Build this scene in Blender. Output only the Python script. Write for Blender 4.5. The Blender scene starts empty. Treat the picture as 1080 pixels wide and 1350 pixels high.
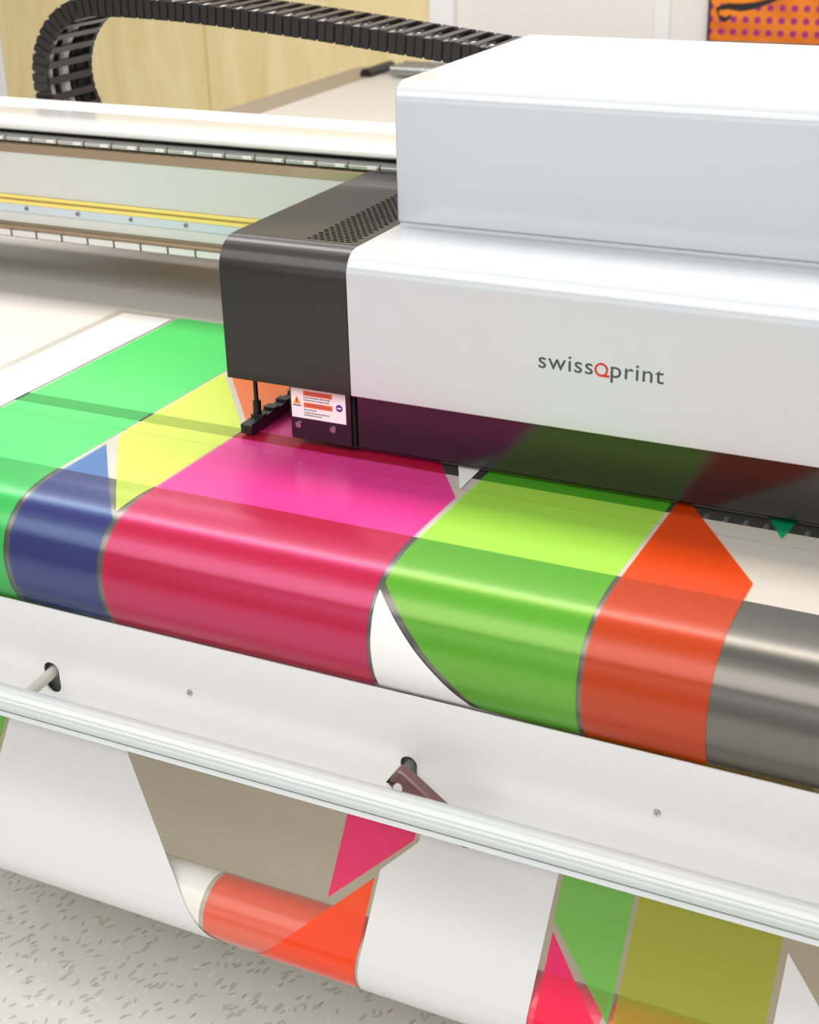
import bpy, bmesh, math, random
from mathutils import Vector, Matrix
random.seed(7)
SC = bpy.context.scene
COL = SC.collection

# ------------------------------------------------------------------ camera
cam_d = bpy.data.cameras.new('camera'); cam = bpy.data.objects.new('camera', cam_d); COL.objects.link(cam)
yaw, pitch, roll, FPX = .46277, .43901, -.02498, 1953.96
f = Vector((-math.sin(yaw)*math.cos(pitch), math.cos(yaw)*math.cos(pitch), -math.sin(pitch)))
r0 = Vector((math.cos(yaw), math.sin(yaw), 0)); u0 = r0.cross(f)
r = r0*math.cos(roll)+u0*math.sin(roll); u = -r0*math.sin(roll)+u0*math.cos(roll)
cam.matrix_world = Matrix(((r.x, u.x, -f.x, 0), (r.y, u.y, -f.y, 0), (r.z, u.z, -f.z, 1.70), (0, 0, 0, 1)))
cam_d.sensor_fit = 'HORIZONTAL'; cam_d.sensor_width = 36; cam_d.lens = FPX/1080*36
cam_d.clip_start = .05; cam_d.clip_end = 60
cam_d.dof.use_dof = True; cam_d.dof.focus_distance = 1.95; cam_d.dof.aperture_fstop = 9.0
SC.camera = cam

# ------------------------------------------------------------------ world, lights, exposure
w = bpy.data.worlds.new('world'); SC.world = w; w.use_nodes = True
w.node_tree.nodes['Background'].inputs[0].default_value = (.98, .99, 1.0, 1)
w.node_tree.nodes['Background'].inputs[1].default_value = .31
SC.view_settings.view_transform = 'Standard'; SC.view_settings.look = 'None'
SC.view_settings.gamma = 1; SC.view_settings.use_curve_mapping = False
SC.view_settings.exposure = 0.0

def area(name, loc, sx, sy, power, target=None, color=(1, .985, .968)):
    l = bpy.data.lights.new(name, 'AREA'); l.shape = 'RECTANGLE'; l.size = sx; l.size_y = sy
    l.energy = power; l.color = color
    o = bpy.data.objects.new(name, l); COL.objects.link(o); o.location = loc
    if target: o.rotation_euler = (Vector(target)-Vector(loc)).to_track_quat('-Z', 'Y').to_euler()
    return o
area('ceiling_or_fill_lamp', (-1.2, 2.35, 2.9), 5, .5, 92)
area('ceiling_or_fill_lamp', (-1.2, 3.9, 2.9), 5, .6, 40)
area('ceiling_or_fill_lamp', (-1.2, -.5, 2.9), 5, 2.4, 135)  # unseen broad fill, added overhead to brighten floor and table
area('window_light', (-1.2, -2.9, 1.75), 5, 1.3, 26, target=(-1.2, 2, 0.9), color=(.97, .98, 1))

# ------------------------------------------------------------------ helpers
def lin(c):
    return tuple((x/255/12.92 if x/255 <= .04045 else ((x/255+.055)/1.055)**2.4) for x in c)
def mat(name, rgb, rough=.5, metal=0, spec=.5, coat=0, bump=None, grain=None):
    m = bpy.data.materials.new(name); m.use_nodes = True; nt = m.node_tree; b = nt.nodes['Principled BSDF']
    b.inputs['Base Color'].default_value = (*lin(rgb), 1); b.inputs['Roughness'].default_value = rough
    b.inputs['Metallic'].default_value = metal; b.inputs['Specular IOR Level'].default_value = spec
    b.inputs['Coat Weight'].default_value = coat; b.inputs['Coat Roughness'].default_value = .08
    tc = nt.nodes.new('ShaderNodeTexCoord')
    if grain:                                         # (scale, amount, stretch)
        mp = nt.nodes.new('ShaderNodeMapping'); mp.inputs['Scale'].default_value = grain[2]
        n = nt.nodes.new('ShaderNodeTexNoise'); n.inputs['Scale'].default_value = grain[0]; n.inputs['Detail'].default_value = 4
        nt.links.new(tc.outputs['Object'], mp.inputs[0]); nt.links.new(mp.outputs[0], n.inputs['Vector'])
        mx = nt.nodes.new('ShaderNodeMix'); mx.data_type = 'RGBA'
        c = lin(rgb); mx.inputs[6].default_value = (*[x*(1-grain[1]) for x in c], 1); mx.inputs[7].default_value = (*[min(1, x*(1+grain[1])) for x in c], 1)
        nt.links.new(n.outputs['Fac'], mx.inputs[0]); nt.links.new(mx.outputs[2], b.inputs['Base Color'])
    if bump:
        n = nt.nodes.new('ShaderNodeTexNoise'); n.inputs['Scale'].default_value = bump[0]
        nt.links.new(tc.outputs['Object'], n.inputs['Vector'])
        bp = nt.nodes.new('ShaderNodeBump'); bp.inputs['Strength'].default_value = bump[1]; bp.inputs['Distance'].default_value = .001
        nt.links.new(n.outputs['Fac'], bp.inputs['Height']); nt.links.new(bp.outputs[0], b.inputs['Normal'])
    return m
def tag(o, label, cat=None, group=None, kind=None):
    if label: o['label'] = label
    if cat: o['category'] = cat
    if group: o['group'] = group
    if kind: o['kind'] = kind
    return o
def thing(name, label, cat, loc, group=None):
    o = bpy.data.objects.new(name, None); COL.objects.link(o); o.location = loc; o.empty_display_size = .05
    tag(o, label, cat, group); return o
def link_mesh(name, me, m, parent=None):
    """meshes are written in world coordinates; a child of an Empty is shifted back by the Empty's place"""
    if m is not None and not me.materials: me.materials.append(m)
    o = bpy.data.objects.new(name, me); COL.objects.link(o)
    if parent is not None:
        o.parent = parent
        if parent.type == 'EMPTY': o.location = -parent.location
    return o
def smooth(me, ang=40):
    bm = bmesh.new(); bm.from_mesh(me)
    for f_ in bm.faces: f_.smooth = True
    for e in bm.edges:
        if len(e.link_faces) == 2 and e.calc_face_angle(0) > math.radians(ang): e.smooth = False
    bm.to_mesh(me); bm.free()
class MB:
    def __init__(s): s.v = []; s.f = []
    def box(s, x0, x1, y0, y1, z0, z1):
        n = len(s.v); s.v += [(x, y, z) for x in (x0, x1) for y in (y0, y1) for z in (z0, z1)]
        for q in ((0, 1, 3, 2), (4, 6, 7, 5), (0, 4, 5, 1), (2, 3, 7, 6), (0, 2, 6, 4), (1, 5, 7, 3)): s.f.append([n+i for i in q])
        return s
    def prism(s, prof, x0, x1, axis='x'):
        """closed outline (a,b) pushed along an axis: x -> (y,z), y -> (x,z), z -> (x,y)"""
        n = len(s.v); k = len(prof)
        for t in (x0, x1):
            for a, b in prof: s.v.append((t, a, b) if axis == 'x' else ((a, t, b) if axis == 'y' else (a, b, t)))
        for i in range(k): j = (i+1) % k; s.f.append([n+i, n+j, n+k+j, n+k+i])
        s.f.append([n+i for i in range(k)][::-1]); s.f.append([n+k+i for i in range(k)])
        return s
    def cyl(s, p, q, rad, seg=20, rad2=None):
        p = Vector(p); q = Vector(q); d = (q-p).normalized(); a = d.orthogonal().normalized(); b = d.cross(a)
        n = len(s.v); r2 = rad if rad2 is None else rad2
        for c, rr in ((p, rad), (q, r2)):
            for i in range(seg): t = 2*math.pi*i/seg; s.v.append(tuple(c+a*math.cos(t)*rr+b*math.sin(t)*rr))
        for i in range(seg): j = (i+1) % seg; s.f.append([n+i, n+j, n+seg+j, n+seg+i])
        s.f.append([n+i for i in range(seg)][::-1]); s.f.append([n+seg+i for i in range(seg)])
        return s
    def tube(s, pts, rad, seg=10):
        pts = [Vector(p) for p in pts]; n = len(s.v); up = Vector((0, 1, 0))
        for i, p in enumerate(pts):
            t = (pts[min(i+1, len(pts)-1)]-pts[max(i-1, 0)]).normalized(); a = up.cross(t).normalized(); b = t.cross(a)
            for k in range(seg): an = 2*math.pi*k/seg; s.v.append(tuple(p+(a*math.cos(an)+b*math.sin(an))*rad))
        for i in range(len(pts)-1):
            for k in range(seg): j = (k+1) % seg; s.f.append([n+i*seg+k, n+i*seg+j, n+(i+1)*seg+j, n+(i+1)*seg+k])
        s.f.append([n+k for k in range(seg)][::-1]); s.f.append([n+(len(pts)-1)*seg+k for k in range(seg)])
        return s
    def mesh(s, name, ang=40):
        me = bpy.data.meshes.new(name); me.from_pydata([tuple(v) for v in s.v], [], s.f)
        bm = bmesh.new(); bm.from_mesh(me); bmesh.ops.recalc_face_normals(bm, faces=bm.faces); bm.to_mesh(me); bm.free()
        smooth(me, ang); return me
    def build(s, name, m, parent=None, bevel=0, seg=2, ang=40):
        o = link_mesh(name, s.mesh(name, ang), m, parent)
        if bevel:
            md = o.modifiers.new('bevel', 'BEVEL'); md.width = bevel; md.segments = seg; md.limit_method = 'ANGLE'; md.angle_limit = math.radians(50)
            md.harden_normals = False
        return o
def arc(cx, cy, rad, a0, a1, n=8):
    return [(cx+rad*math.cos(math.radians(a0+(a1-a0)*i/n)), cy+rad*math.sin(math.radians(a0+(a1-a0)*i/n))) for i in range(n+1)]
def holed(name, outline, holes, thick, place, m, parent):
    """flat plate with real holes: filled 2D curve turned into a mesh; place(x,y,z) -> world"""
    cu = bpy.data.curves.new(name, 'CURVE'); cu.dimensions = '2D'; cu.fill_mode = 'BOTH'; cu.extrude = thick/2
    for pl in [outline]+holes:
        sp = cu.splines.new('POLY'); sp.points.add(len(pl)-1); sp.use_cyclic_u = True
        for i, (a, b) in enumerate(pl): sp.points[i].co = (a, b, 0, 1)
    t = bpy.data.objects.new(name, cu); COL.objects.link(t); bpy.context.view_layer.update()
    dg = bpy.context.evaluated_depsgraph_get(); me = bpy.data.meshes.new_from_object(t.evaluated_get(dg))
    bpy.data.objects.remove(t)
    for v in me.vertices: v.co = place(*v.co)
    me.materials.clear(); me.update()
    return link_mesh(name, me, m, parent)

# ------------------------------------------------------------------ materials
M = {}
M['white_paint'] = mat('white_paint', (196, 198, 201), .28, coat=1, bump=(700, .04))
M['cover_white'] = mat('cover_white', (214, 212, 209), .22, coat=.4)
M['panel_white'] = mat('panel_white', (213, 212, 210), .38, bump=(900, .05))
M['bronze'] = mat('bronze_anodised', (32, 27, 23), .40, metal=.45, spec=.9, coat=.3, bump=(1500, .10))
M['skirt'] = mat('dark_skirt', (7, 7, 8), .12, spec=.8, bump=(1300, .05))
M['black'] = mat('black_void', (6, 6, 6), .8)
M['black_plastic'] = mat('black_plastic', (26, 24, 22), .42)
M['rung_plastic'] = mat('rung_plastic', (52, 46, 43), .34)
M['strut_black'] = mat('strut_black', (14, 12, 13), .35)
M['table'] = mat('table_white', (206, 199, 191), .42, grain=(3, .02, (1, 6, 1)))
M['table_edge'] = mat('table_edge_brown', (158, 142, 124), .5)
M['body'] = mat('body_beige', (204, 192, 166), .6)
M['nose'] = mat('nose_dark_metal', (100, 95, 88), .27, metal=.95, bump=(1200, .06))
M['alu'] = mat('aluminium', (190, 190, 186), .3, metal=.9, bump=(900, .05))
M['rail_grey'] = mat('rail_grey', (166, 166, 162), .38, metal=.2)
M['tab'] = mat('rail_tab', (226, 224, 216), .4)
M['bronze_rail'] = mat('warm_steel', (168, 148, 124), .25, metal=.8)
M['beam_grey'] = mat('beam_grey', (205, 206, 200), .45)
M['beam_blue'] = mat('beam_pale_blue', (196, 206, 214), .4)
M['yellow'] = mat('yellow_scale', (238, 218, 120), .45)
M['yellow_dark'] = mat('ochre_line', (170, 142, 66), .5)
M['steel'] = mat('screw_steel', (170, 170, 168), .25, metal=1)
M['bar_white'] = mat('bar_white', (196, 198, 198), .3, coat=.3)
M['arm_grey'] = mat('arm_grey', (186, 184, 176), .4)
M['mauve'] = mat('mauve_anodised', (124, 92, 90), .4, metal=.35)
M['button'] = mat('button_white', (226, 224, 216), .4)
M['socket'] = mat('socket_dark', (92, 96, 90), .6)
M['paper'] = mat('label_white', (246, 240, 240), .4)
M['orange_print'] = mat('label_orange', (240, 92, 34), .5)
M['amber_print'] = mat('label_amber', (246, 150, 40), .5)
M['purple_print'] = mat('label_purple', (92, 40, 140), .5)
M['grey_print'] = mat('label_grey', (120, 105, 110), .5)
M['black_print'] = mat('label_black', (30, 24, 28), .5)
M['logo_grey'] = mat('logo_grey', (72, 74, 80), .5)
M['logo_red'] = mat('logo_red', (206, 40, 14), .5)
M['wall'] = mat('wall_white', (242, 236, 230), .7)
M['wall_trim'] = mat('wall_trim_white', (245, 244, 242), .5)
M['cable_white'] = mat('cable_white', (226, 218, 222), .5)
M['cable_black'] = mat('cable_black', (16, 15, 16), .5)

# plywood: warm birch, faint vertical flame grain
def plywood():
    m = bpy.data.materials.new('birch_plywood'); m.use_nodes = True; nt = m.node_tree; N = nt.nodes; L = nt.links
    b = N['Principled BSDF']; b.inputs['Roughness'].default_value = .55
    tc = N.new('ShaderNodeTexCoord'); mp = N.new('ShaderNodeMapping'); mp.inputs['Scale'].default_value = (3.2, 1, .7)
    L.new(tc.outputs['Object'], mp.inputs[0])
    n = N.new('ShaderNodeTexNoise'); n.inputs['Scale'].default_value = 2.2; n.inputs['Detail'].default_value = 6; n.inputs['Distortion'].default_value = 1.5
    L.new(mp.outputs[0], n.inputs['Vector'])
    cr = N.new('ShaderNodeValToRGB'); e = cr.color_ramp.elements
    e[0].position = .30; e[0].color = (*lin((233, 208, 148)), 1); e[1].position = .62; e[1].color = (*lin((244, 225, 174)), 1)
    L.new(n.outputs['Fac'], cr.inputs[0]); L.new(cr.outputs[0], b.inputs['Base Color']); return m
M['ply'] = plywood()

# vinyl floor: light grey with short stretched chips lying at mixed angles
def vinyl():
    m = bpy.data.materials.new('speckled_vinyl'); m.use_nodes = True; nt = m.node_tree; N = nt.nodes; L = nt.links
    b = N['Principled BSDF']; b.inputs['Roughness'].default_value = .42
    tc = N.new('ShaderNodeTexCoord'); base = N.new('ShaderNodeTexNoise'); base.inputs['Scale'].default_value = 9; base.inputs['Detail'].default_value = 3
    L.new(tc.outputs['Object'], base.inputs['Vector'])
    mx = N.new('ShaderNodeMix'); mx.data_type = 'RGBA'; mx.inputs[6].default_value = (*lin((228, 229, 225)), 1); mx.inputs[7].default_value = (*lin((236, 236, 233)), 1)
    L.new(base.outputs['Fac'], mx.inputs[0]); cur = mx.outputs[2]
    for k, (ang, sc, col, th) in enumerate(((58, 60, (203, 200, 190), .16), (82, 52, (210, 208, 199), .18), (112, 64, (205, 201, 192), .14), (95, 76, (242, 242, 239), .17), (35, 56, (208, 207, 204), .14), (72, 42, (188, 182, 168), .09))):
        mp = N.new('ShaderNodeMapping'); mp.vector_type = 'TEXTURE'; mp.inputs['Rotation'].default_value = (0, 0, math.radians(ang)); mp.inputs['Scale'].default_value = (3.0, 1.05, 1); mp.inputs['Location'].default_value = (k*3.7, k*1.9, 0)
        L.new(tc.outputs['Object'], mp.inputs[0])
        nz = N.new('ShaderNodeTexNoise'); nz.inputs['Scale'].default_value = 55; L.new(mp.outputs[0], nz.inputs['Vector'])
        ad = N.new('ShaderNodeVectorMath'); ad.operation = 'MULTIPLY_ADD'; ad.inputs[1].default_value = (.004, .004, 0); L.new(nz.outputs['Color'], ad.inputs[0]); L.new(mp.outputs[0], ad.inputs[2])
        v = N.new('ShaderNodeTexVoronoi'); v.inputs['Scale'].default_value = sc; v.voronoi_dimensions = '2D'; L.new(ad.outputs[0], v.inputs['Vector'])
        lt = N.new('ShaderNodeMath'); lt.operation = 'LESS_THAN'; lt.inputs[1].default_value = th; L.new(v.outputs['Distance'], lt.inputs[0])
        sp = N.new('ShaderNodeSeparateColor'); L.new(v.outputs['Color'], sp.inputs[0])
        gt = N.new('ShaderNodeMath'); gt.operation = 'GREATER_THAN'; gt.inputs[1].default_value = .66; L.new(sp.outputs[0], gt.inputs[0])
        mu = N.new('ShaderNodeMath'); mu.operation = 'MULTIPLY'; L.new(lt.outputs[0], mu.inputs[0]); L.new(gt.outputs[0], mu.inputs[1])
        m2 = N.new('ShaderNodeMix'); m2.data_type = 'RGBA'; m2.inputs[7].default_value = (*lin(col), 1); L.new(mu.outputs[0], m2.inputs[0]); L.new(cur, m2.inputs[6]); cur = m2.outputs[2]
    L.new(cur, b.inputs['Base Color']); return m
M['floor'] = vinyl()

# printed film: each ink patch is a convex outline in (X, run length), given by half-planes
INK = {   # name: (reflected colour, see-through tint, opacity)
    'white': ((238, 236, 233), (255, 250, 248), .92),
    'shaded_white': ((212, 211, 209), (255, 250, 248), .93),  # same white ink, with the hanging part's shade put into its colour
    'green': ((78, 240, 112), (180, 255, 205), .38),
    'yellow': ((226, 255, 84), (252, 255, 190), .42),
    'blue': ((70, 68, 150), (170, 220, 255), .34),
    'pink': ((250, 30, 76), (255, 165, 255), .38),
    'lime': ((116, 236, 56), (245, 255, 175), .32),
    'orange': ((228, 72, 0), (255, 150, 30), .48),
    'emerald': ((10, 170, 110), (60, 245, 165), .5),
    'peach': ((250, 130, 70), (255, 190, 150), .45),
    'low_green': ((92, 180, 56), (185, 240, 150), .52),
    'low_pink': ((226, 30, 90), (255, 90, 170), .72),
    'magenta': ((246, 10, 80), (255, 40, 190), .5),
    'olive': ((134, 170, 20), (250, 225, 110), .42),
    'deep_orange': ((240, 70, 0), (255, 110, 40), .70),
    'coral': ((228, 78, 34), (255, 140, 100), .9),
}
def film_material(name, shapes, gloss_rough=.25, clear=(248, 247, 243), solid=None):
    m = bpy.data.materials.new(name); m.use_nodes = True; nt = m.node_tree; N = nt.nodes; L = nt.links
    for n in list(N): N.remove(n)
    out = N.new('ShaderNodeOutputMaterial'); uv = N.new('ShaderNodeUVMap'); uv.uv_map = 'UVMap'
    ad = N.new('ShaderNodeVectorMath'); ad.operation = 'ADD'; ad.inputs[1].default_value = (0, 0, 1); L.new(uv.outputs[0], ad.inputs[0])
    def mixrgb(fac, a, b):
        x = N.new('ShaderNodeMix'); x.data_type = 'RGBA'; L.new(fac, x.inputs[0])
        if isinstance(a, tuple): x.inputs[6].default_value = a
        else: L.new(a, x.inputs[6])
        x.inputs[7].default_value = b; return x.outputs[2]
    base0 = solid or (200, 200, 196)
    D = (*lin(base0), 1); T = (*lin(clear), 1); O = (.06, .06, .06, 1)
    if solid: O = (1, 1, 1, 1)
    for ink, pts in shapes:
        d_, t_, o_ = INK[ink]
        ar = sum(pts[i][0]*pts[(i+1) % len(pts)][1]-pts[(i+1) % len(pts)][0]*pts[i][1] for i in range(len(pts)))
        if ar < 0: pts = pts[::-1]
        cur = None
        for i in range(len(pts)):
            (x0, y0), (x1, y1) = pts[i], pts[(i+1) % len(pts)]
            ln = math.hypot(x1-x0, y1-y0); nx, ny = -(y1-y0)/ln, (x1-x0)/ln
            dt = N.new('ShaderNodeVectorMath'); dt.operation = 'DOT_PRODUCT'; dt.inputs[1].default_value = (nx, ny, -(nx*x0+ny*y0)); L.new(ad.outputs[0], dt.inputs[0])
            if cur is None: cur = dt.outputs['Value']
            else:
                mn = N.new('ShaderNodeMath'); mn.operation = 'MINIMUM'; L.new(cur, mn.inputs[0]); L.new(dt.outputs['Value'], mn.inputs[1]); cur = mn.outputs[0]
        g = N.new('ShaderNodeMath'); g.operation = 'GREATER_THAN'; g.inputs[1].default_value = 0; L.new(cur, g.inputs[0]); fac = g.outputs[0]
        D = mixrgb(fac, D, (*lin(d_), 1)); T = mixrgb(fac, T, (*lin(t_), 1)); O = mixrgb(fac, O, ((o_ if not solid else 1),)*3+(1,))
    tr = N.new('ShaderNodeBsdfTransparent'); L.new(T, tr.inputs[0]) if not isinstance(T, tuple) else None
    pr = N.new('ShaderNodeBsdfPrincipled'); pr.inputs['Roughness'].default_value = .36; pr.inputs['Specular IOR Level'].default_value = .18
    L.new(D, pr.inputs['Base Color'])
    mx = N.new('ShaderNodeMixShader'); L.new(O, mx.inputs[0]); L.new(tr.outputs[0], mx.inputs[1]); L.new(pr.outputs[0], mx.inputs[2])
    lw = N.new('ShaderNodeLayerWeight'); lw.inputs[0].default_value = .5
    pw = N.new('ShaderNodeMath'); pw.operation = 'POWER'; pw.inputs[1].default_value = 5; L.new(lw.outputs['Facing'], pw.inputs[0])
    fr = N.new('ShaderNodeMath'); fr.operation = 'MULTIPLY_ADD'; fr.inputs[1].default_value = .9; fr.inputs[2].default_value = .035; L.new(pw.outputs[0], fr.inputs[0])
    gl = N.new('ShaderNodeBsdfGlossy'); gl.inputs['Roughness'].default_value = gloss_rough
    m3 = N.new('ShaderNodeMixShader'); L.new(fr.outputs[0], m3.inputs[0]); L.new(mx.outputs[0], m3.inputs[1]); L.new(gl.outputs[0], m3.inputs[2])
    L.new(m3.outputs[0], out.inputs[0]); return m

# ------------------------------------------------------------------ the setting
def struct(o, label=None): o['kind'] = 'structure'; return o
struct(MB().box(-7, 3.5, -3, 5.4, -.05, 0).build('floor', M['floor']))
struct(MB().box(-7, 3.5, 5.4, 5.5, 0, 3.1).build('wall_back', M['wall']))
# birch boards fixed on the wall, white posts and the door casing
for i, (x0, x1, lab) in enumerate(((-4.66, -3.583, 'birch plywood wall board left of the thin seam, behind the cable loop'), (-3.579, -2.55, 'birch plywood wall board right of the thin seam, beside the white post'))):
    tag(MB().box(x0, x1, 5.385, 5.4, 0, 3.0).build('plywood_board', M['ply'], bevel=.001), lab, 'wall board')
struct(MB().box(-4.80, -4.665, 5.37, 5.4, 0, 3.0).build('trim_1', M['wall_trim'], bevel=.004))
struct(MB().box(-2.545, -2.44, 5.372, 5.4, 0, 3.0).build('trim_2', M['wall_trim'], bevel=.004))
struct(MB().box(-1.66, -1.60, 5.392, 5.4, 0, 3.0).build('trim_3', M['wall_trim'], bevel=.003))

# halftone print on the back wall
def halftone():
    m = bpy.data.materials.new('halftone_print'); m.use_nodes = True; nt = m.node_tree; N = nt.nodes; L = nt.links
    b = N['Principled BSDF']; b.inputs['Roughness'].default_value = .4
    tc = N.new('ShaderNodeTexCoord')
    wn = N.new('ShaderNodeTexNoise'); wn.inputs['Scale'].default_value = 3.2; wn.inputs['Detail'].default_value = 3; wn.inputs['Distortion'].default_value = 1; L.new(tc.outputs['Object'], wn.inputs['Vector'])
    cr = N.new('ShaderNodeValToRGB'); e = cr.color_ramp.elements; e[0].position = .38; e[0].color = (*lin((190, 66, 8)), 1); e[1].position = .62; e[1].color = (*lin((250, 140, 22)), 1)
    L.new(wn.outputs['Fac'], cr.inputs[0])
    sc = N.new('ShaderNodeVectorMath'); sc.operation = 'SCALE'; sc.inputs['Scale'].default_value = 1/.042; L.new(tc.outputs['Object'], sc.inputs[0])
    fr = N.new('ShaderNodeVectorMath'); fr.operation = 'FRACTION'; L.new(sc.outputs[0], fr.inputs[0])
    sb = N.new('ShaderNodeVectorMath'); sb.operation = 'SUBTRACT'; sb.inputs[1].default_value = (.5, .5, .5); L.new(fr.outputs[0], sb.inputs[0])
    ml = N.new('ShaderNodeVectorMath'); ml.operation = 'MULTIPLY'; ml.inputs[1].default_value = (1, 0, 1); L.new(sb.outputs[0], ml.inputs[0])
    ln = N.new('ShaderNodeVectorMath'); ln.operation = 'LENGTH'; L.new(ml.outputs[0], ln.inputs[0])
    lt = N.new('ShaderNodeMath'); lt.operation = 'LESS_THAN'; lt.inputs[1].default_value = .28; L.new(ln.outputs['Value'], lt.inputs[0])
    mx = N.new('ShaderNodeMix'); mx.data_type = 'RGBA'; mx.inputs[7].default_value = (*lin((166, 40, 120)), 1)
    L.new(lt.outputs[0], mx.inputs[0]); L.new(cr.outputs[0], mx.inputs[6]); L.new(mx.outputs[2], b.inputs['Base Color']); return m
pt = thing('wall_print', 'orange halftone print with purple dots and a dark curved stroke hanging on the white wall', 'poster', (-.9, 5.39, .955))
MB().box(-1.45, -.25, 5.375, 5.395, .957, 1.75).build('print_sheet', halftone(), pt)
MB().box(-1.457, -1.449, 5.370, 5.397, .953, 1.754).build('dark_edge', M['black_print'], pt)
st = MB()
def ribbon(mb, pts, y, th):
    for (a, b), (c, d) in zip(pts, pts[1:]):
        (xa, za, wa), (xb, zb, wb) = (a[0], a[1], b), (c[0], c[1], d)
        n = len(mb.v); mb.v += [(xa, y, za-wa), (xb, y, zb-wb), (xb, y, zb+wb), (xa, y, za+wa)]; mb.f.append([n, n+1, n+2, n+3])
        mb.v += [(xa, y+th, za-wa), (xb, y+th, zb-wb), (xb, y+th, zb+wb), (xa, y+th, za+wa)]; mb.f.append([n+7, n+6, n+5, n+4])
ribbon(st, [((-1.43, 1.062), .006), ((-1.39, 1.073), .010), ((-1.34, 1.070), .013), ((-1.29, 1.078), .011), ((-1.24, 1.095), .008), ((-1.18, 1.12), .005)], 5.3735, .001)
ribbon(st, [((-1.425, 1.06), .008), ((-1.415, 1.035), .007), ((-1.395, 1.027), .008), ((-1.375, 1.04), .006)], 5.3735, .001)
st.build('brush_stroke', M['black_print'], pt)

# ------------------------------------------------------------------ printer: table, nose, front panel
XL, XR = -2.41, .9
pr = thing('flatbed_printer', 'large white flatbed printer table with dark rounded front nose and white front panel', 'printer', (-.8, 2.6, 0))
T0 = .8985
MB().box(XL, XR, 1.4655, 1.6165, .865, T0).build('table_strip', M['table'], pr)
MB().box(XL, XR, 1.6190, 1.6545, .865, T0).build('table_strip', M['table'], pr)
MB().box(XL, XR, 1.6900, 1.7990, .865, T0).build('table_board', M['table'], pr, bevel=.0006)
MB().box(XL, XR, 1.8000, 4.66, .865, T0).build('table_board', M['table'], pr, bevel=.0006)
MB().prism([(1.6542, .80), (1.6903, .80), (1.6903, .8975), (1.6895, .8975), (1.6895, .82), (1.6550, .82), (1.6550, .8975), (1.6542, .8975)], XL, XR).build('slot_channel', M['black'], pr)
rib = MB().box(-.0028, .0028, 1.6552, 1.6893, .872, .8900).mesh('slot_rib'); rib.materials.append(M['socket'])
x = -.445
while x < .2:
    o = bpy.data.objects.new('slot_rib', rib); COL.objects.link(o); o.parent = pr; o.location = Vector((x, 0, 0))-pr.location; x += .0255
MB().box(XL-.14, XL, 1.47, 4.80, .84, .8995).build('edge_trim', M['table_edge'], pr, bevel=.004)
MB().box(XL, XR, 4.66, 4.80, .84, .8995).build('edge_trim', M['table_edge'], pr, bevel=.004)
MB().cyl((-2.42, 4.60, .905), (-2.42, 4.79, .905), .022, 20).build('end_bumper', M['black_plastic'], pr)
cm = MB()
for k in range(3): cm.cyl((-2.33, 4.62+.05*k, .922), (-2.08, 4.62+.05*k, .922), .018, 14)
cm.build('chrome_roller', M['steel'], pr)
MB().box(XL, XR, 1.6160, 1.6200, .870, .8970).box(XL, XR, 1.7980, 1.8010, .870, .8945).build('seam_shade_strip', M['black'], pr)  # black strips added under the open seams to stand in for their shade
# machine body under the table
MB().box(XL+.05, XR-.05, 1.62, 4.55, .06, .862).build('machine_body', M['body'], pr, bevel=.006)
MB().box(XL+.12, XR-.12, 1.68, 4.45, 0, .06).build('plinth', M['socket'], pr)

# nose profile (Y,Z) measured along the front edge
CTRL = [(1.466, .9), (1.4265, .8985), (1.385, .8905), (1.359, .8755), (1.344, .8595), (1.336, .8405), (1.3322, .8195), (1.3345, .794), (1.340, .773), (1.349, .754)]
def catmull(P, n=6):
    P = [Vector(p) for p in P]; Q = [2*P[0]-P[1]]+P+[2*P[-1]-P[-2]]; o = []
    for i in range(1, len(Q)-2):
        for k in range(n):
            t = k/n; a, b, c, d = Q[i-1:i+3]; o.append(.5*(2*b+(c-a)*t+(2*a-5*b+4*c-d)*t*t+(3*b-a-3*c+d)*t**3))
    o.append(P[-1]); return o
NOSE = catmull(CTRL)
def offset(P, d):
    o = []
    for i, p in enumerate(P):
        t = (P[min(i+1, len(P)-1)]-P[max(i-1, 0)]).normalized(); o.append(Vector((p.x+t.y*d, p.y-t.x*d)))
    return o
inner = offset(NOSE, -.0016)
if (inner[20]-Vector((1.42, .82))).length > (NOSE[20]-Vector((1.42, .82))).length: inner = offset(NOSE, .0016)
inner[0] = Vector((1.465, T0))
MB().prism([tuple(p) for p in inner]+[(1.40, .762), (1.465, .80)], XL, XR).build('nose_roller', M['nose'], pr, ang=30)

# front panel with two pill slots cut through
def pill(cx, cz, rx, h):
    return [(a, b) for a, b in arc(cx, cz+h/2, rx, 0, 180, 10)]+[(a, b) for a, b in arc(cx, cz-h/2, rx, 180, 360, 10)]
PAN = holed('front_panel', [(XL, .598), (XR, .598), (XR, .752), (XL, .752)], [pill(-1.2236, .642, .0128, .022), pill(-.6800, .642, .0112, .022)], .002,
      lambda a, b, c: Vector((a, 1.3445+c, b)), M['panel_white'], pr)
MB().prism([(1.3435, .598), (1.3455, .598), (1.3455, .590), (1.39, .584), (1.39, .582), (1.3435, .588)], XL, XR).build('panel_fold', M['panel_white'], pr)
for cx, rx in ((-1.2236, .0128), (-.6800, .0112)):
    MB().prism(pill(cx, .642, rx+.008, .026), 1.3540, 1.356, 'y').build('slot_backing', M['socket'], pr)
for x, z in ((-.996, .6758), (-.3677, .6765)):
    s_ = MB().cyl((x, 1.3438, z), (x, 1.3412, z), .0044, 18, .0036).build('panel_screw', M['steel'], pr)
    MB().cyl((x, 1.3415, z), (x, 1.3408, z), .0012, 6).build('screw_socket', M['socket'], s_)

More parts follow.
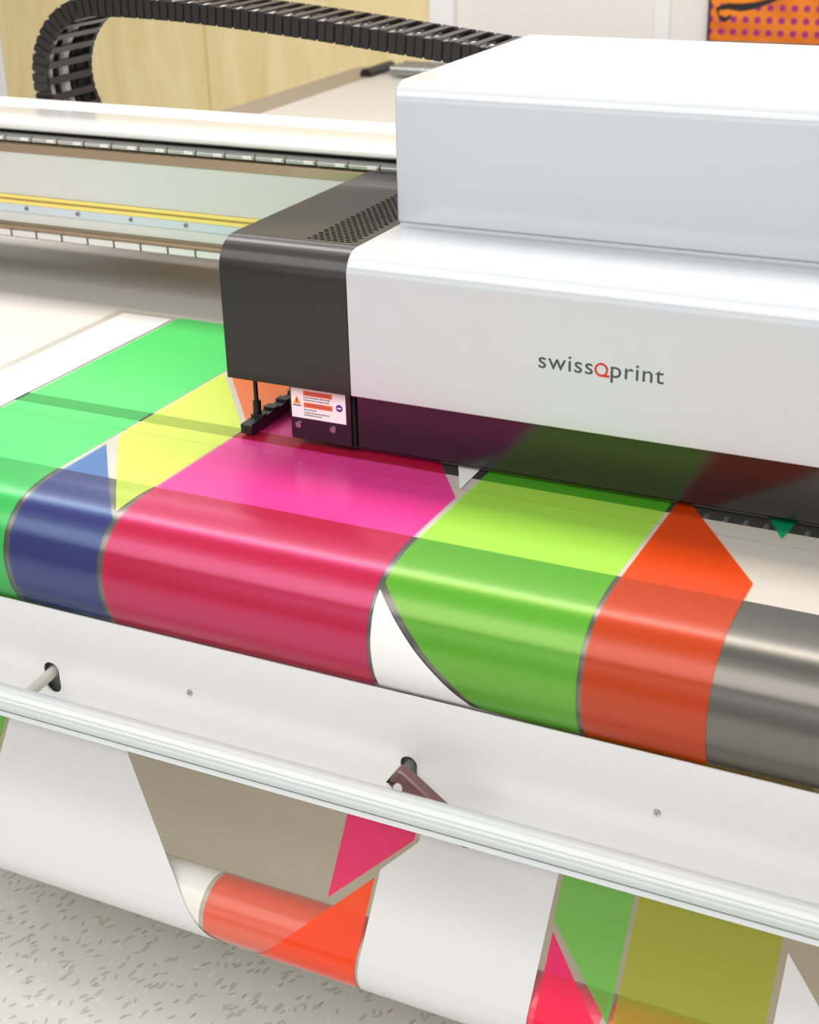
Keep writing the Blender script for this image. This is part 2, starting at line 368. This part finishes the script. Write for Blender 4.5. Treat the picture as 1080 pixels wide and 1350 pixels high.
# tension bar: white extrusion with two grooves and a lower lip
BY, BZ, BR = 1.265, .6515, .0172
pf = []
for i in range(48):
    a = 2*math.pi*i/48; deg = math.degrees(a); rr = BR
    for g in (150, 176, 203):
        if abs(deg-g) < 4: rr -= .0011
    pf.append((BY+rr*math.cos(a), BZ+rr*math.sin(a)))
bar = MB().prism(pf, XL, XR).build('tension_bar', M['bar_white'], pr, ang=25)
MB().prism([(BY-.012, BZ-.0135), (BY-.0155, BZ-.0185), (BY-.0145, BZ-.0195), (BY-.004, BZ-.0165)], XL, XR).build('bar_lip', M['bar_white'], bar)
MB().tube([(-1.2236, 1.371, .6505), (-1.2240, 1.345, .6490), (-1.2246, 1.272, .6430)], .0078, 20).build('bar_arm', M['arm_grey'], pr)
# mauve clamp lever in the right slot
lv = []
head = [(-.6839, .6552), (-.6745, .6745), (-.6685, .6806), (-.6600, .6765), (-.5790, .6165), (-.5730, .6075), (-.5770, .5945), (-.5850, .5925), (-.5930, .5960), (-.6680, .6445)]
lev = MB().prism(head, 1.292, 1.309, 'y').build('clamp_lever', M['mauve'], pr, bevel=.0022, seg=1)
MB().box(-.684, -.671, 1.2905, 1.31, .6595, .6603).build('clamp_split', M['black'], lev)
MB().cyl((-.6685, 1.2925, .6560), (-.6685, 1.2900, .6560), .0058, 22).build('white_button', M['button'], lev)
MB().cyl((-.6688, 1.2925, .6725), (-.6688, 1.2908, .6725), .0022, 14).build('lever_screw', M['steel'], lev)
MB().cyl((-.675, 1.309, .652), (-.680, 1.372, .652), .0072, 18).build('pivot_pin', M['socket'], lev)

# ------------------------------------------------------------------ gantry beam
gb = thing('gantry_beam', 'white covered gantry beam with yellow scale strip crossing above the table', 'machine beam', (-.8, 2.2, 0))
GX0, GX1 = -2.85, 1.15
YB = 2.12
MB().box(GX0, GX1, 2.135, 2.395, 1.02, 1.20).build('beam_core', M['black'], gb)
cov = [(2.122, 1.2045), (2.118, 1.208), (2.1185, 1.2155), (2.124, 1.2205), (2.134, 1.2225), (2.255, 1.2165), (2.262, 1.212), (2.262, 1.2045)]
MB().prism(cov, GX0, GX1).build('beam_cover', M['cover_white'], gb, ang=50)
MB().prism([(2.260, 1.2045), (2.40, 1.2045), (2.40, 1.015), (2.396, 1.015), (2.396, 1.2), (2.260, 1.2)], GX0, GX1).build('beam_back', M['beam_grey'], gb)
rl = MB().prism([(2.135, 1.196), (2.126, 1.1945), (2.121, 1.190), (2.124, 1.1845), (2.135, 1.1835)], GX0, GX1).build('upper_rail', M['rail_grey'], gb)
blk = MB().prism([(2.130, 1.1955), (2.1205, 1.1945), (2.1155, 1.1905), (2.1165, 1.186), (2.130, 1.1845)], -.0272, .0272).mesh('rail_segment'); blk.materials.append(M['rail_grey'])
tb = MB().box(.0075, .0245, 2.1135, 2.121, 1.1878, 1.1925).mesh('rail_tab'); tb.materials.append(M['tab'])
x = -1.8085-.0585*6
while x < -.85:
    o = bpy.data.objects.new('rail_segment', blk); COL.objects.link(o); o.parent = gb; o.location = Vector((x-.0165, 0, 0))-gb.location
    t_ = bpy.data.objects.new('rail_tab', tb); COL.objects.link(t_); t_.parent = o
    x += .0585
MB().prism([(2.135, 1.1835), (2.1215, 1.1825), (2.1185, 1.180), (2.120, 1.1640), (2.135, 1.1640)], GX0, GX1).build('steel_strip', M['bronze_rail'], gb, bevel=.0006)
MB().box(GX0, GX1, 2.1225, 2.137, 1.0860, 1.1638).build('beam_face', M['beam_grey'], gb)
MB().box(-1.903, GX1, 2.1195, 2.137, 1.0687, 1.0855).build('yellow_scale', M['yellow'], gb, bevel=.0005)
MB().box(-1.903, GX1, 2.1188, 2.1196, 1.0758, 1.0795).build('scale_line', M['yellow_dark'], gb)
MB().box(-1.96, -1.9045, 2.1175, 2.137, 1.0687, 1.0868).build('scale_end', M['black_plastic'], gb, bevel=.001)
MB().box(GX0, GX1, 2.1210, 2.137, 1.0530, 1.0684).build('beam_ledge', M['beam_blue'], gb, bevel=.0006)
MB().box(GX0, GX1, 2.1235, 2.137, 1.0338, 1.0528).build('beam_face', M['beam_grey'], gb)
scr = MB().cyl((0, 2.1212, 1.0620), (0, 2.1175, 1.0620), .0040, 16, .0034)
scm = scr.mesh('beam_screw'); scm.materials.append(M['steel'])
sck = MB().cyl((0, 2.1178, 1.0620), (0, 2.1170, 1.0620), .0014, 6).mesh('screw_socket'); sck.materials.append(M['black'])
for k in range(-3, 8):
    o = bpy.data.objects.new('beam_screw', scm); COL.objects.link(o); o.parent = gb; o.location = Vector((-1.8296+.1166*k, 0, 0))-gb.location
    t_ = bpy.data.objects.new('screw_socket', sck); COL.objects.link(t_); t_.parent = o
MB().prism([(2.137, 1.0338), (2.120, 1.0330), (2.1150, 1.0285), (2.1150, 1.0235), (2.1185, 1.0195), (2.137, 1.0190)], GX0, GX1).build('lower_rail', M['bronze_rail'], gb, bevel=.0005)
seg_ = MB().prism([(2.135, 1.0190), (2.1195, 1.0190), (2.1195, 1.0075), (2.1235, 1.0045), (2.135, 1.0045)], -.0272, .0272).mesh('lower_segment'); seg_.materials.append(M['cover_white'])
gap_ = MB().box(-.0016, .0016, 2.1185, 2.135, 1.0060, 1.0190).mesh('segment_joint'); gap_.materials.append(M['socket'])
x = -1.8726-.0583*5
while x < -.85:
    o = bpy.data.objects.new('lower_segment', seg_); COL.objects.link(o); o.parent = gb; o.location = Vector((x+.0292, 0, 0))-gb.location
    o = bpy.data.objects.new('segment_joint', gap_); COL.objects.link(o); o.parent = gb; o.location = Vector((x, 0, 0))-gb.location
    x += .0583
for x0, x1 in ((GX0, GX0+.16), (GX1-.16, GX1)):
    MB().box(x0, x1, 2.10, 2.42, 0, 1.02).build('beam_support', M['cover_white'], gb, bevel=.01)

# ------------------------------------------------------------------ print carriage
ca = thing('print_carriage', 'white stepped print carriage with dark bronze side cover over the table', 'print head', (-.4, 1.9, .905))
CXL, CXW, CXR = -1.1035, -.9075, .45
ZT = 1.189
prof = [(1.65, .992)]+arc(1.692, ZT-.042, .042, 180, 90, 10)+[(1.694, ZT), (1.694, ZT-.002)]+arc(1.692, ZT-.042, .040, 90, 180, 10)+[(1.652, .992)]
side = MB().prism(prof, CXL, CXW-.0008).build('side_cover', M['bronze'], ca, ang=25)
tag(side, 'dark bronze anodised cover')
MB().prism([(1.652, .992)]+arc(1.692, ZT-.042, .040, 180, 90, 6)+[(2.106, ZT-.002), (2.106, .992)], CXL, CXL+.002).build('side_plate', M['bronze'], side)
MB().box(CXL, CXW, 2.104, 2.106, .992, ZT-.002).build('rear_plate', M['bronze'], side)
holes = []
for j in range(38):
    yy = 1.7005+j*.0078
    for i in range(7):
        xx = -.9885+i*.0100+(.005 if j % 2 else 0)
        if xx > -.9215: continue
        holes.append([(xx-.0041, yy-.0013), (xx-.0024, yy-.0028), (xx+.0024, yy-.0028), (xx+.0041, yy-.0013), (xx+.0041, yy+.0013), (xx+.0024, yy+.0028), (xx-.0024, yy+.0028), (xx-.0041, yy+.0013)])
vp = holed('vent_plate', [(CXL, 1.694), (CXW-.0008, 1.694), (CXW-.0008, 2.106), (CXL, 2.106)], holes, .002, lambda a, b, c: Vector((a, b, ZT-.001+c)), M['bronze'], side)
MB().box(CXL+.003, CXW-.003, 1.697, 2.10, 1.16, 1.178).build('vent_backing', M['black'], side)
MB().cyl((-.925, 1.692, ZT-.001), (-.925, 1.692, ZT+.0005), .003, 14).build('cover_screw', M['steel'], side)
# white lower housing
lo = [(1.649, .9915)]+arc(1.681, ZT+.001-.032, .032, 180, 90, 10)+[(2.10, ZT+.001), (2.10, 1.175), (1.70, 1.175), (1.66, 1.15), (1.66, .9915)]
MB().prism(lo, CXW, CXR).build('front_housing', M['white_paint'], ca, bevel=.0022, seg=3, ang=30)
MB().box(CXW+.004, CXR-.004, 1.691, 2.10, .914, 1.174).build('inner_frame', M['black'], ca)
# white upper housing standing back on the lower one
up = [(1.803, 1.1935)]+arc(1.829, 1.382-.026, .026, 180, 90, 10)+[(2.29, 1.382), (2.29, 1.236), (2.105, 1.236), (2.105, 1.1935)]
MB().prism(up, CXW, CXR).build('top_housing', M['white_paint'], ca, bevel=.004, seg=3, ang=30)
MB().box(CXW+.003, CXR, 1.8065, 2.10, 1.189, 1.1945).build('shadow_joint', M['white_paint'], ca)
# skirt
MB().box(-.912, CXR, 1.672, 1.690, .909, 1.0).build('front_skirt', M['skirt'], ca)
lb = MB().box(-1.0125, -.9165, 1.664, 1.700, .9095, 1.0).build('lamp_guard', M['skirt'], ca, bevel=.0012)
MB().box(-.9165, -.912, 1.668, 1.70, .909, 1.0).build('guard_gap', M['black'], ca)
for x, z in ((-.9995, .9318), (-.9445, .9324)):
    b_ = MB().cyl((x, 1.6642, z), (x, 1.6612, z), .0052, 20, .0046).build('guard_bolt', M['steel'], lb)
# warning label
wl = MB().box(-1.0095, -.9238, 1.6632, 1.6640, .9425, .9860).build('warning_label', M['paper'], ca); tag(wl, 'white and orange warning label')
LW = Vector((-1.0095, 0, .9425)); SX, SZ = .0857, .0435
def lab(name, m, a0, a1, b0, b1, y=1.6630):
    return MB().box(LW.x+a0*SX, LW.x+a1*SX, y, 1.6633, LW.z+b0*SZ, LW.z+b1*SZ)
MBo = MB()
for q in ((.23, .76, .78, .94), (.23, .76, .38, .55)): MBo.box(LW.x+q[0]*SX, LW.x+q[1]*SX, 1.6629, 1.6633, LW.z+q[2]*SZ, LW.z+q[3]*SZ)
MBo.build('orange_band', M['orange_print'], wl)
g_ = MB(); random.seed(3)
for zz, a0, a1 in ((.72, .23, .72), (.63, .23, .70), (.30, .23, .47), (.20, .23, .70), (.12, .23, .55)):
    a = a0
    while a < a1:
        b = min(a1, a+random.uniform(.015, .06)); g_.box(LW.x+a*SX, LW.x+b*SX, 1.6629, 1.6633, LW.z+(zz-.018)*SZ, LW.z+(zz+.018)*SZ); a = b+.012
for zz in (.86, .465):
    a = .27
    while a < .72:
        b = min(.72, a+random.uniform(.02, .05)); g_.box(LW.x+a*SX, LW.x+b*SX, 1.6627, 1.6633, LW.z+(zz-.022)*SZ, LW.z+(zz+.022)*SZ); a = b+.012
g_.build('small_print', M['grey_print'], wl)
tri = MB().prism([(LW.x+.035*SX, LW.z+.47*SZ), (LW.x+.175*SX, LW.z+.47*SZ), (LW.x+.105*SX, LW.z+.74*SZ)], 1.6628, 1.6633, 'y').build('warning_triangle', M['amber_print'], wl)
MB().box(LW.x+.098*SX, LW.x+.112*SX, 1.6626, 1.6630, LW.z+.545*SZ, LW.z+.66*SZ).box(LW.x+.098*SX, LW.x+.112*SX, 1.6626, 1.6630, LW.z+.50*SZ, LW.z+.525*SZ).box(LW.x+.03*SX, LW.x+.18*SX, 1.6627, 1.6633, LW.z+.40*SZ, LW.z+.43*SZ).build('exclamation_mark', M['black_print'], wl)
MB().cyl((LW.x+.885*SX, 1.6633, LW.z+.52*SZ), (LW.x+.885*SX, 1.6628, LW.z+.52*SZ), .0052, 24).build('purple_roundel', M['purple_print'], wl)
MB().box(LW.x+.85*SX, LW.x+.92*SX, 1.6625, 1.6629, LW.z+.50*SZ, LW.z+.54*SZ).build('goggles_mark', M['paper'], wl)
# black ioniser strut under the side cover
sb_ = MB().box(-1.0960, -1.0765, 1.661, 2.05, .9035, .9185)
strut = sb_.build('ioniser_bar', M['strut_black'], ca, bevel=.0015)
rb = MB().box(-1.0955, -1.077, 1.690, 1.704, .918, .9225).mesh('bar_notch'); rb.materials.append(M['black_plastic'])
for k in range(9):
    o = bpy.data.objects.new('bar_notch', rb); COL.objects.link(o); o.parent = strut; o.location = (0, .035*k, 0)
MB().cyl((-1.0865, 1.661, .911), (-1.0865, 1.6602, .911), .0025, 12).build('end_socket', M['black'], strut)
MB().cyl((-1.0905, 1.700, .918), (-1.0985, 1.712, .995), .0034, 12).cyl((-1.0905, 1.700, .918), (-1.0920, 1.703, .940), .0062, 12).build('hanger_rod', M['strut_black'], strut)

# lettering on the lower housing
def text_mesh(body, size):
    cu = bpy.data.curves.new('text', 'FONT'); cu.body = body; cu.size = size; cu.extrude = .0002; cu.offset = 0; cu.space_character = 1.08
    t = bpy.data.objects.new('text', cu); COL.objects.link(t); bpy.context.view_layer.update()
    me = bpy.data.meshes.new_from_object(t.evaluated_get(bpy.context.evaluated_depsgraph_get())); bpy.data.objects.remove(t); return me
def place_text(body, xa, xb, zb, xh_size, name):
    me = text_mesh(body, xh_size); xs = [v.co.x for v in me.vertices]; k = (xb-xa)/(max(xs)-min(xs)); m0 = min(xs)
    for v in me.vertices: v.co = Vector((xa+(v.co.x-m0)*k, 1.6487-v.co.z, zb+v.co.y))
    me.materials.clear(); return link_mesh(name, me, M['logo_grey'], ca)
ZL = .9915+.0785
place_text('swiss', -.6365, -.5650, ZL, .0305, 'lettering')
place_text('print', -.5418, -.4745, ZL, .0305, 'lettering')
q_ = MB(); cx, cz, ro, ri = -.5540, ZL+.0078, .0088, .0064
n = 36; base = 0
for yy in (1.6483, 1.649):
    for rr in (ro, ri):
        for i in range(n): a = 2*math.pi*i/n; q_.v.append((cx+rr*math.cos(a), yy, cz+rr*math.sin(a)))
for i in range(n):
    j = (i+1) % n; q_.f += [[i, j, n+j, n+i], [2*n+i, 3*n+i, 3*n+j, 2*n+j], [i, 2*n+i, 2*n+j, j], [n+i, n+j, 3*n+j, 3*n+i]]
q_.prism([(cx-.0010, cz-.0088), (cx+.0104, cz-.0088), (cx+.0110, cz-.0062), (cx+.0016, cz-.0062)], 1.6482, 1.649, 'y')
tag(q_.build('lettering', M['logo_red'], ca), 'red letter Q')

# ------------------------------------------------------------------ film on the table
XE, XW_ = .35, -1.623
U_SH = [
    ('white', [(-1.604, -2.081), (-1.5005, -2.081), (-1.5005, -1.0), (-1.604, -1.0)]),
    ('green', [(-1.4945, -2.10), (-1.2675, -2.10), (-1.2675, -1.0), (-1.4945, -1.0)]),
    ('yellow', [(-1.249, -1.575), (-1.2625, -1.60), (-1.2625, -1.8797), (-1.1045, -1.680), (-1.1085, -1.460), (-1.1185, -1.390)]),
    ('peach', [(-1.2668, -1.900), (-1.0985, -1.686), (-1.0960, -2.3), (-1.2668, -2.3)]),
    ('blue', [(-1.2585, -1.560), (-1.2585, -1.0), (-1.1165, -1.0), (-1.1165, -1.3766)]),
    ('pink', [(-1.1000, -1.90), (-1.1115, -1.0), (-.7265, -1.0), (-.7255, -1.588), (-.939, -1.90)]),
    ('lime', [(-.7175, -1.90), (-.7175, -1.367), (-.4645, -1.085), (-.4645, -1.90)]),
    ('white', [(-.7205, -1.357), (-.7205, -1.0), (-.40, -1.0)]),
    ('white', [(-.772, -1.70), (-.732, -1.70), (-.730, -1.612)]),
    ('orange', [(-.4585, -1.70), (-.4585, -1.0), (-.3175, -1.0), (-.3165, -1.506), (-.45, -1.70)]),
    ('emerald', [(-.352, -1.705), (-.305, -1.705), (-.3135, -1.632)]),
]
OFF = 10
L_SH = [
    ('shaded_white', [(-1.339, .05), (-1.330, .05), (-.770, .707), (-1.339, .707)]),
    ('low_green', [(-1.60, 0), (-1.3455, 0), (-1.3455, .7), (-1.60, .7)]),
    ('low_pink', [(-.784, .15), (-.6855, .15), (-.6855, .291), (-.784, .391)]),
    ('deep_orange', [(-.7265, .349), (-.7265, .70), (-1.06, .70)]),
    ('shaded_white', [(-.7215, .338), (-.4925, .0875), (-.4925, .70), (-.7215, .70)]),
    ('shaded_white', [(-.679, 0), (-.4925, 0), (-.4925, .292), (-.679, .294)]),
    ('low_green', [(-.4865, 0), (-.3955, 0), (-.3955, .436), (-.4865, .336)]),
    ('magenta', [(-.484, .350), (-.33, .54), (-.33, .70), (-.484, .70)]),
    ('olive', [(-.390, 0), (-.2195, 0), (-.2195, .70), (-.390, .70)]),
    ('shaded_white', [(-.2105, .297), (-.2115, .70), (.157, .70)]),
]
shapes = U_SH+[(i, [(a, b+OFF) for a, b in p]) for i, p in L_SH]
M['film'] = film_material('printed_film', shapes)
cyr, czr, RR = 1.3106, .3661, .0456
nf = Vector((-.819, .573)); tp = Vector((cyr, czr))+RR*nf; a0 = math.atan2(nf.y, nf.x)
LPt = [tp+Vector((.573, .819))*(.45*(1-k/12)) for k in range(13)]
for i in range(1, 60): a = a0+math.radians(3*i); LPt.append(Vector((cyr+RR*math.cos(a), czr+RR*math.sin(a))))
rows = []
s = -2.42
prev = None
UPt = [Vector((2.095, .9))]+[Vector((2.095-.0629*k, .9)) for k in range(1, 10)]+NOSE
s = -2.095
for p in UPt:
    if prev is not None: s += (p-prev).length
    rows.append((p.x, p.y, s)); prev = p
for p in ((1.358, .739), (1.39, .730), (1.44, .742), (1.50, .762), (1.522, .766)): rows.append((p[0], p[1], -1.0))
s = 0; prev = None
for p in LPt:
    if prev is not None: s += (p-prev).length
    rows.append((p.x, p.y, OFF+s)); prev = p
xs = [XW_+(XE-XW_)*i/8 for i in range(9)]
me = bpy.data.meshes.new('printed_film'); V = [(x, y, z+(.0003 if z > .89 else 0)) for (y, z, _) in rows for x in xs]
Fc = [[i*9+j, (i+1)*9+j, (i+1)*9+j+1, i*9+j+1] for i in range(len(rows)-1) for j in range(8)]
me.from_pydata(V, [], Fc); uvl = me.uv_layers.new(name='UVMap')
for lp in me.loops:
    vi = lp.vertex_index; uvl.data[lp.index].uv = (V[vi][0], rows[vi//9][2])
smooth(me, 60)
film = link_mesh('printed_film', me, M['film'])
tag(film, 'clear film printed with bright green, pink, lime and orange shapes draped over the table edge', 'film')

# take-up roll seen through the hanging film
tr = thing('take_up_roll', 'wound roll of printed film under the machine, behind the hanging film', 'film roll', (-.65, cyr, czr))
R_SH = [
    ('coral', [(-.9555, -9), (-.9555, 9), (-.7265, 9), (-.7265, -9)]),
    ('magenta', [(-.7205, -9), (-.7205, 9), (-.405, 9), (-.405, -9)]),
    ('coral', [(-.398, -9), (-.398, 9), (-.2205, 9), (-.2205, -9)]),
    ('white', [(-2, -9), (-2, 9), (-.9625, 9), (-.9625, -9)]),
    ('low_pink', [(-1.7, -9), (-1.7, 9), (-1.20, 9), (-1.20, -9)]),
]
def roll_material():
    m = film_material('roll_print', R_SH, .2, solid=(176, 170, 158)); return m
M['rollp'] = roll_material()
bm = bmesh.new(); uvb = bm.loops.layers.uv.new('UVMap'); SEG = 64; rx = [-1.60, -1.2, -.8, -.4, 0, .34]; rr = RR-.0018
grid = [[bm.verts.new((x, cyr+rr*math.cos(2*math.pi*k/SEG), czr+rr*math.sin(2*math.pi*k/SEG))) for k in range(SEG)] for x in rx]
for i in range(len(rx)-1):
    for k in range(SEG):
        fc = bm.faces.new([grid[i][k], grid[i+1][k], grid[i+1][(k+1) % SEG], grid[i][(k+1) % SEG]]); fc.smooth = True
        for lp, (ii, kk) in zip(fc.loops, ((i, k), (i+1, k), (i+1, k+1), (i, k+1))): lp[uvb].uv = (rx[ii], kk*.01)
for g in (grid[0], grid[-1]): bm.faces.new(g)
bmesh.ops.recalc_face_normals(bm, faces=bm.faces)
me = bpy.data.meshes.new('wound_film'); bm.to_mesh(me); bm.free(); link_mesh('wound_film', me, M['rollp'], tr)
MB().cyl((-1.72, cyr, czr), (.46, cyr, czr), .02, 24).build('mandrel', M['alu'], tr)
for x in (-1.70, .44):
    MB().prism([(1.26, .33), (1.36, .33), (1.63, .50), (1.63, .60), (1.28, .41)], x-.01, x+.01).build('roll_bracket', M['body'], pr, bevel=.003)

# ------------------------------------------------------------------ cable carrier
cc = thing('cable_carrier', 'black plastic cable chain looping up behind the beam towards the carriage', 'cable chain', (-1.8, 2.49, 1.07))
topz = [(-.80, 1.298), (-.95, 1.312), (-1.097, 1.3265), (-1.243, 1.342), (-1.396, 1.3575), (-1.555, 1.371), (-1.67, 1.3785), (-1.78, 1.382), (-1.862, 1.382)]
CR = .147; ccx, ccz = -1.862, 1.235
path = catmull(topz, 12)
path += [Vector((ccx+CR*math.cos(math.radians(a)), ccz+CR*math.sin(math.radians(a)))) for a in range(93, 271, 3)]
path += [Vector((ccx+.02*k, ccz-CR)) for k in range(1, 26)]
cum = [0]
for a, b in zip(path, path[1:]): cum.append(cum[-1]+(b-a).length)
def at(sv):
    i = 0
    while i < len(cum)-2 and cum[i+1] < sv: i += 1
    t = (sv-cum[i])/(cum[i+1]-cum[i]); return path[i].lerp(path[i+1], t), (path[i+1]-path[i]).normalized()
Y0, Y1, P_ = 2.42, 2.565, .0355
plates = []
for ya, yb, ys in ((Y0, Y0+.007, -1), (Y1-.007, Y1, 1)):
    lk = MB(); lk.prism([(-.0180, -.0150), (-.0145, -.0168), (.016, -.0168), (.0187, -.0145), (.0187, .0145), (.016, .0168), (-.0145, .0168), (-.0180, .0150)], ya, yb, 'y')
    yo = (ya-.0020, ya) if ys < 0 else (yb, yb+.0020)
    for xc in (-.0086, .0092): lk.prism([(xc-.0068, -.0178), (xc+.0062, -.0178), (xc+.0074, -.012), (xc+.0074, .012), (xc+.0062, .0178), (xc-.0068, .0178)], *yo, 'y')
    lkm = lk.mesh('link' if ys < 0 else 'side_plate'); lkm.materials.append(M['black_plastic']); plates.append(lkm)
rg = MB().box(-.0068, .0068, Y0+.004, Y1-.004, .0140, .0185).mesh('crossbar'); rg.materials.append(M['rung_plastic'])
rg2 = MB().box(-.0068, .0068, Y0+.004, Y1-.004, -.0185, -.0140).mesh('crossbar'); rg2.materials.append(M['rung_plastic'])
k = 0; sv = .02
while sv < cum[-1]-.02:
    p, t = at(sv)
    o = bpy.data.objects.new('link', plates[0]); COL.objects.link(o); o.parent = cc
    X_ = Vector((t.x, 0, t.y)); Z_ = Vector((-t.y, 0, t.x)); Y_ = Vector((0, 1, 0))
    if X_.cross(Y_).dot(Z_) < 0: Y_ = Y_
    # right-handed frame: local x along the run, local y stays world y
    Zr = X_.cross(Y_)
    o.matrix_local = Matrix.Translation(-cc.location) @ Matrix(((X_.x, 0, Zr.x, p.x), (0, 1, 0, 0), (X_.z, 0, Zr.z, p.y), (0, 0, 0, 1)))
    for mm in (rg, rg2):
        c = bpy.data.objects.new('crossbar', mm); COL.objects.link(c); c.parent = o
    c = bpy.data.objects.new('side_plate', plates[1]); COL.objects.link(c); c.parent = o
    sv += P_; k += 1
for yy, rad, mm in ((2.448, .0075, 'cable_white'), (2.467, .008, 'cable_black'), (2.492, .0115, 'cable_white'), (2.516, .008, 'cable_black'), (2.538, .009, 'cable_black')):
    MB().tube([(q.x, yy, q.y) for q in path[::3]], rad, 8).build('cable', M[mm], cc)
MB().box(-.86, -.78, 2.29, 2.60, 1.262, 1.280).build('chain_bracket', M['rail_grey'], ca, bevel=.002)
MB().box(-1.40, -1.30, 2.40, 2.58, 1.05, 1.069).build('chain_shelf', M['rail_grey'], gb, bevel=.002)
